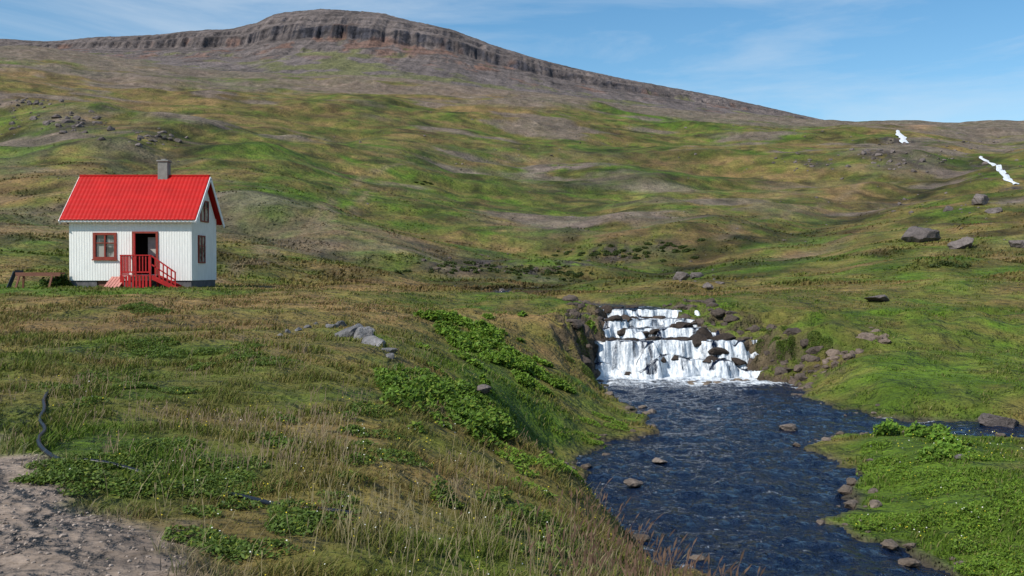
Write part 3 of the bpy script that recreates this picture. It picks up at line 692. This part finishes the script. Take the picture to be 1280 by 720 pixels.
mb.box(HX0-.33,HX1+.29,HY0-.30,HY0-.27,ez-.36,ez-.23)
mb.make('bargeboards',M_trim,H)
mb=MB();mb.box(-18.05,-17.55,ym-.25,ym+.25,rz-.3,rz+.78);mb.box(-18.1,-17.5,ym-.3,ym+.3,rz+.78,rz+.86);mb.box(-17.92,-17.68,ym-.12,ym+.12,rz+.86,rz+.93);mb.make('chimney',M_conc,H,.015)
def window_front(x0,x1,z0,z1):
    m1=MB();t=.085;yo=HY0-.05;yi=HY0+.05
    m1.box(x0-.04,x0+t,yo,yi,z0-.04,z1+.04);m1.box(x1-t,x1+.04,yo,yi,z0-.04,z1+.04);m1.box(x0+t,x1-t,yo,yi,z1-t,z1+.04);m1.box(x0+t,x1-t,yo,yi,z0-.04,z0+t)
    m1.box(x0-.08,x1+.08,yo-.05,yo-.002,z0-.09,z0-.02)
    xm=(x0+x1)/2;m1.box(xm-.035,xm+.035,yo+.015,yi,z0+t,z1-t);zm=z0+(z1-z0)*.62
    m1.box(x0+t,xm-.035,yo+.02,yi,zm-.02,zm+.02);m1.box(xm+.035,x1-t,yo+.02,yi,zm-.02,zm+.02)
    m1.make('window_frame',M_frame,H)
    m2=MB();m2.box(x0+t,x1-t,HY0+.06,HY0+.07,z0+t,z1-t);m2.make('window_glass',M_glass,H)
window_front(*win)
def window_side(y0,y1,z0,z1,mull=True):
    X0=HX1+.025;t=.06;m1=MB()
    m1.box(X0-.03,X0+.05,y0,y0+t,z0,z1);m1.box(X0-.03,X0+.05,y1-t,y1,z0,z1);m1.box(X0-.03,X0+.05,y0+t,y1-t,z1-t,z1);m1.box(X0-.03,X0+.05,y0+t,y1-t,z0,z0+t)
    ymm=(y0+y1)/2
    if mull: m1.box(X0-.03,X0+.045,ymm-.03,ymm+.03,z0+t,z1-t)
    m1.box(X0-.03,X0+.04,y0+t,y1-t,(z0+z1)/2+.15,(z0+z1)/2+.19)
    m1.make('window_frame',M_frame,H)
    m2=MB();m2.box(X0-.02,X0+.012,y0+t,y1-t,z0+t,z1-t);m2.make('window_glass',M_glass,H)
window_side(ym-.75,ym+.55,2.55,3.65);window_side(HY0+.95,HY0+2.0,.45,1.85)
mb=MB();x0,x1,z0,z1=door
mb.box(x0-.06,x0+.05,HY0-.05,HY0+.1,z0,z1+.07);mb.box(x1-.05,x1+.06,HY0-.05,HY0+.1,z0,z1+.07);mb.box(x0+.05,x1-.05,HY0-.05,HY0+.1,z1-.02,z1+.07)
mb.make('door_frame',M_frame,H)
mb=MB();mb.beam((x0+.04,HY0-.02,(z0+z1)/2),(x0+.30,HY0-.62,(z0+z1)/2),.05,z1-z0-.1);mb.make('open_door',M_redp,H)
mb=MB();mb.box(x0+.55,x1-.1,HY0+.45,HY0+.5,z0+.9,z1-.2);mb.make('hall_curtain',M_curt,H)
PX0,PX1,PY0,PY1,PZ=-18.85,-17.35,HY0-1.15,HY0-.03,-.14
mb=MB()
for i in range(8):
    a=PY0+i*.14;mb.box(PX0,PX1,a,a+.125,PZ-.04,PZ)
for xx_ in (PX0+.05,PX1-.05):
    for yv in (PY0+.05,PY1-.08): mb.box(xx_-.045,xx_+.045,yv-.045,yv+.045,g0-.1,PZ-.04)
rt=PZ+.92
for xx_ in (PX0+.05,-18.1,PX1-.05): mb.box(xx_-.04,xx_+.04,PY0+.01,PY0+.09,PZ+.002,rt)
mb.box(PX0,PX1,PY0,PY0+.1,rt,rt+.05);mb.box(PX0+.09,PX1-.09,PY0+.02,PY0+.07,PZ+.1,PZ+.17)
xx_=PX0+.16
while xx_<PX1-.1:
    mb.box(xx_,xx_+.055,PY0+.03,PY0+.055,PZ+.17,rt);xx_+=.15
mb.box(PX0,PX0+.09,PY0+.1,PY1,rt,rt+.05)
yv=PY0+.2
while yv<PY1-.05: mb.box(PX0+.03,PX0+.055,yv,yv+.05,PZ+.002,rt);yv+=.13
xx_=PX0+.1
while xx_<PX1-.12:
    mb.box(xx_,xx_+.1,PY0+.0,PY0+.02,g0,PZ-.05);xx_+=.16
ns=4;L0=1.15
for i in range(ns):
    xs0=PX1+i*L0/ns;zt=PZ-(i+1)*(PZ-g0)/(ns+.5)
    mb.box(xs0+.01,xs0+L0/ns+.03,PY0+.08,PY1-.1,zt-.04,zt)
mb.beam((PX1,PY0+.05,PZ-.1),(PX1+L0+.1,PY0+.05,g0-.05),.05,.2);mb.beam((PX1,PY1-.06,PZ-.1),(PX1+L0+.1,PY1-.06,g0-.05),.05,.2)
mb.beam((PX1-.02,PY0+.05,rt+.02),(PX1+L0+.02,PY0+.05,g0+.75),.07,.06)
mb.beam((PX1-.02,PY0+.05,rt-.40),(PX1+L0+.02,PY0+.05,g0+.38),.04,.06)
for i in range(1,7):
    f_=i/6;xs0=PX1+f_*(L0);za=PZ-.02+(g0-PZ)*f_;zt=rt+(g0+.75-rt)*f_
    mb.box(xs0-.03,xs0+.03,PY0+.03,PY0+.07,za,zt)
mb.make('porch_and_stairs',M_redp,H)
mb=MB()
for i in range(5): mb.beam((-19.45+.15*i,HY0-1.5,g0+.02),(-19.35+.15*i,HY0-.7,g0+.55),.13,.03)
mb.beam((-19.5,HY0-1.1,g0+.27),(-18.75,HY0-1.1,g0+.27),.05,.05)
mb.make('board_pallet',M_pink,H)
B=bpy.data.objects.new('wooden_bench',None);scene.collection.objects.link(B)
mb=MB();by=48.3
for i in range(3): mb.box(-24.1,-21.9,by+i*.17,by+i*.17+.15,-.10,-.02)
mb.box(-24.08,-21.92,by-.02,by-.002,-.2,-.06)
for xx_ in (-23.9,-22.3):
    mb.beam((xx_,by+.02,-.13),(xx_-.12,by-.12,-.8),.09,.07);mb.beam((xx_,by+.46,-.13),(xx_-.12,by+.6,-.8),.09,.07);mb.box(xx_-.05,xx_+.05,by,by+.48,-.2,-.105)
mb.make('bench_top_and_legs',M_brown,B)
mb=MB();mb.beam((-24.4,by-.1,-.8),(-24.15,by+.1,.02),.14,.16);mb.beam((-24.15,by+.1,.04),(-23.8,by+.2,0.02),.14,.12);mb.make('grinder_arm',M_black,B)
# ---------------------------------------------------------------- light & sky
Sd=Vector((-.70,-.58,.88)).normalized();el=math.asin(Sd.z);az=math.atan2(Sd.x,Sd.y)
li=bpy.data.lights.new('sun','SUN');li.energy=5.0;li.angle=math.radians(.5);li.color=(1,.95,.87)
lo=bpy.data.objects.new('sun',li);lo.rotation_euler=Sd.to_track_quat('Z','Y').to_euler();scene.collection.objects.link(lo)
w=bpy.data.worlds.new('World');scene.world=w;w.use_nodes=True;nt=w.node_tree
bg=nt.nodes['Background'];sky=N(nt,'ShaderNodeTexSky');sky.sky_type='NISHITA';sky.sun_disc=False;sky.sun_elevation=el;sky.sun_rotation=az%(2*math.pi);sky.air_density=1.0;sky.dust_density=.05;sky.ozone_density=3
hs=N(nt,'ShaderNodeHueSaturation');hs.inputs['Saturation'].default_value=1.22;hs.inputs['Hue'].default_value=.493;nt.links.new(sky.outputs[0],hs.inputs['Color'])
tc=N(nt,'ShaderNodeTexCoord');mp=N(nt,'ShaderNodeMapping');mp.inputs['Scale'].default_value=(1.2,1.2,7);mp.inputs['Rotation'].default_value=(0.12,-.2,.3)
nt.links.new(tc.outputs['Generated'],mp.inputs[0]);n=noise(nt,2.2,8,mp.outputs[0],.6)
n.inputs['Distortion'].default_value=.6
f=mapr(nt,n.outputs['Fac'],.42,.75,0,.6)
mx=N(nt,'ShaderNodeMix',data_type='RGBA');nt.links.new(f,mx.inputs[0]);nt.links.new(hs.outputs[0],mx.inputs[6]);mx.inputs[7].default_value=(5.6,6.2,6.8,1)
nt.links.new(mx.outputs[2],bg.inputs[0]);bg.inputs[1].default_value=.13
scene.view_settings.view_transform='Standard';scene.view_settings.look='None';scene.view_settings.exposure=0
cam=bpy.data.cameras.new('camera');cam.lens=35;cam.sensor_width=36;cam.clip_end=20000;cam.clip_start=.05
co=bpy.data.objects.new('camera',cam);co.location=(0,0,0);co.rotation_euler=(math.radians(90)-math.atan(20/F),0,0);scene.collection.objects.link(co);scene.camera=co
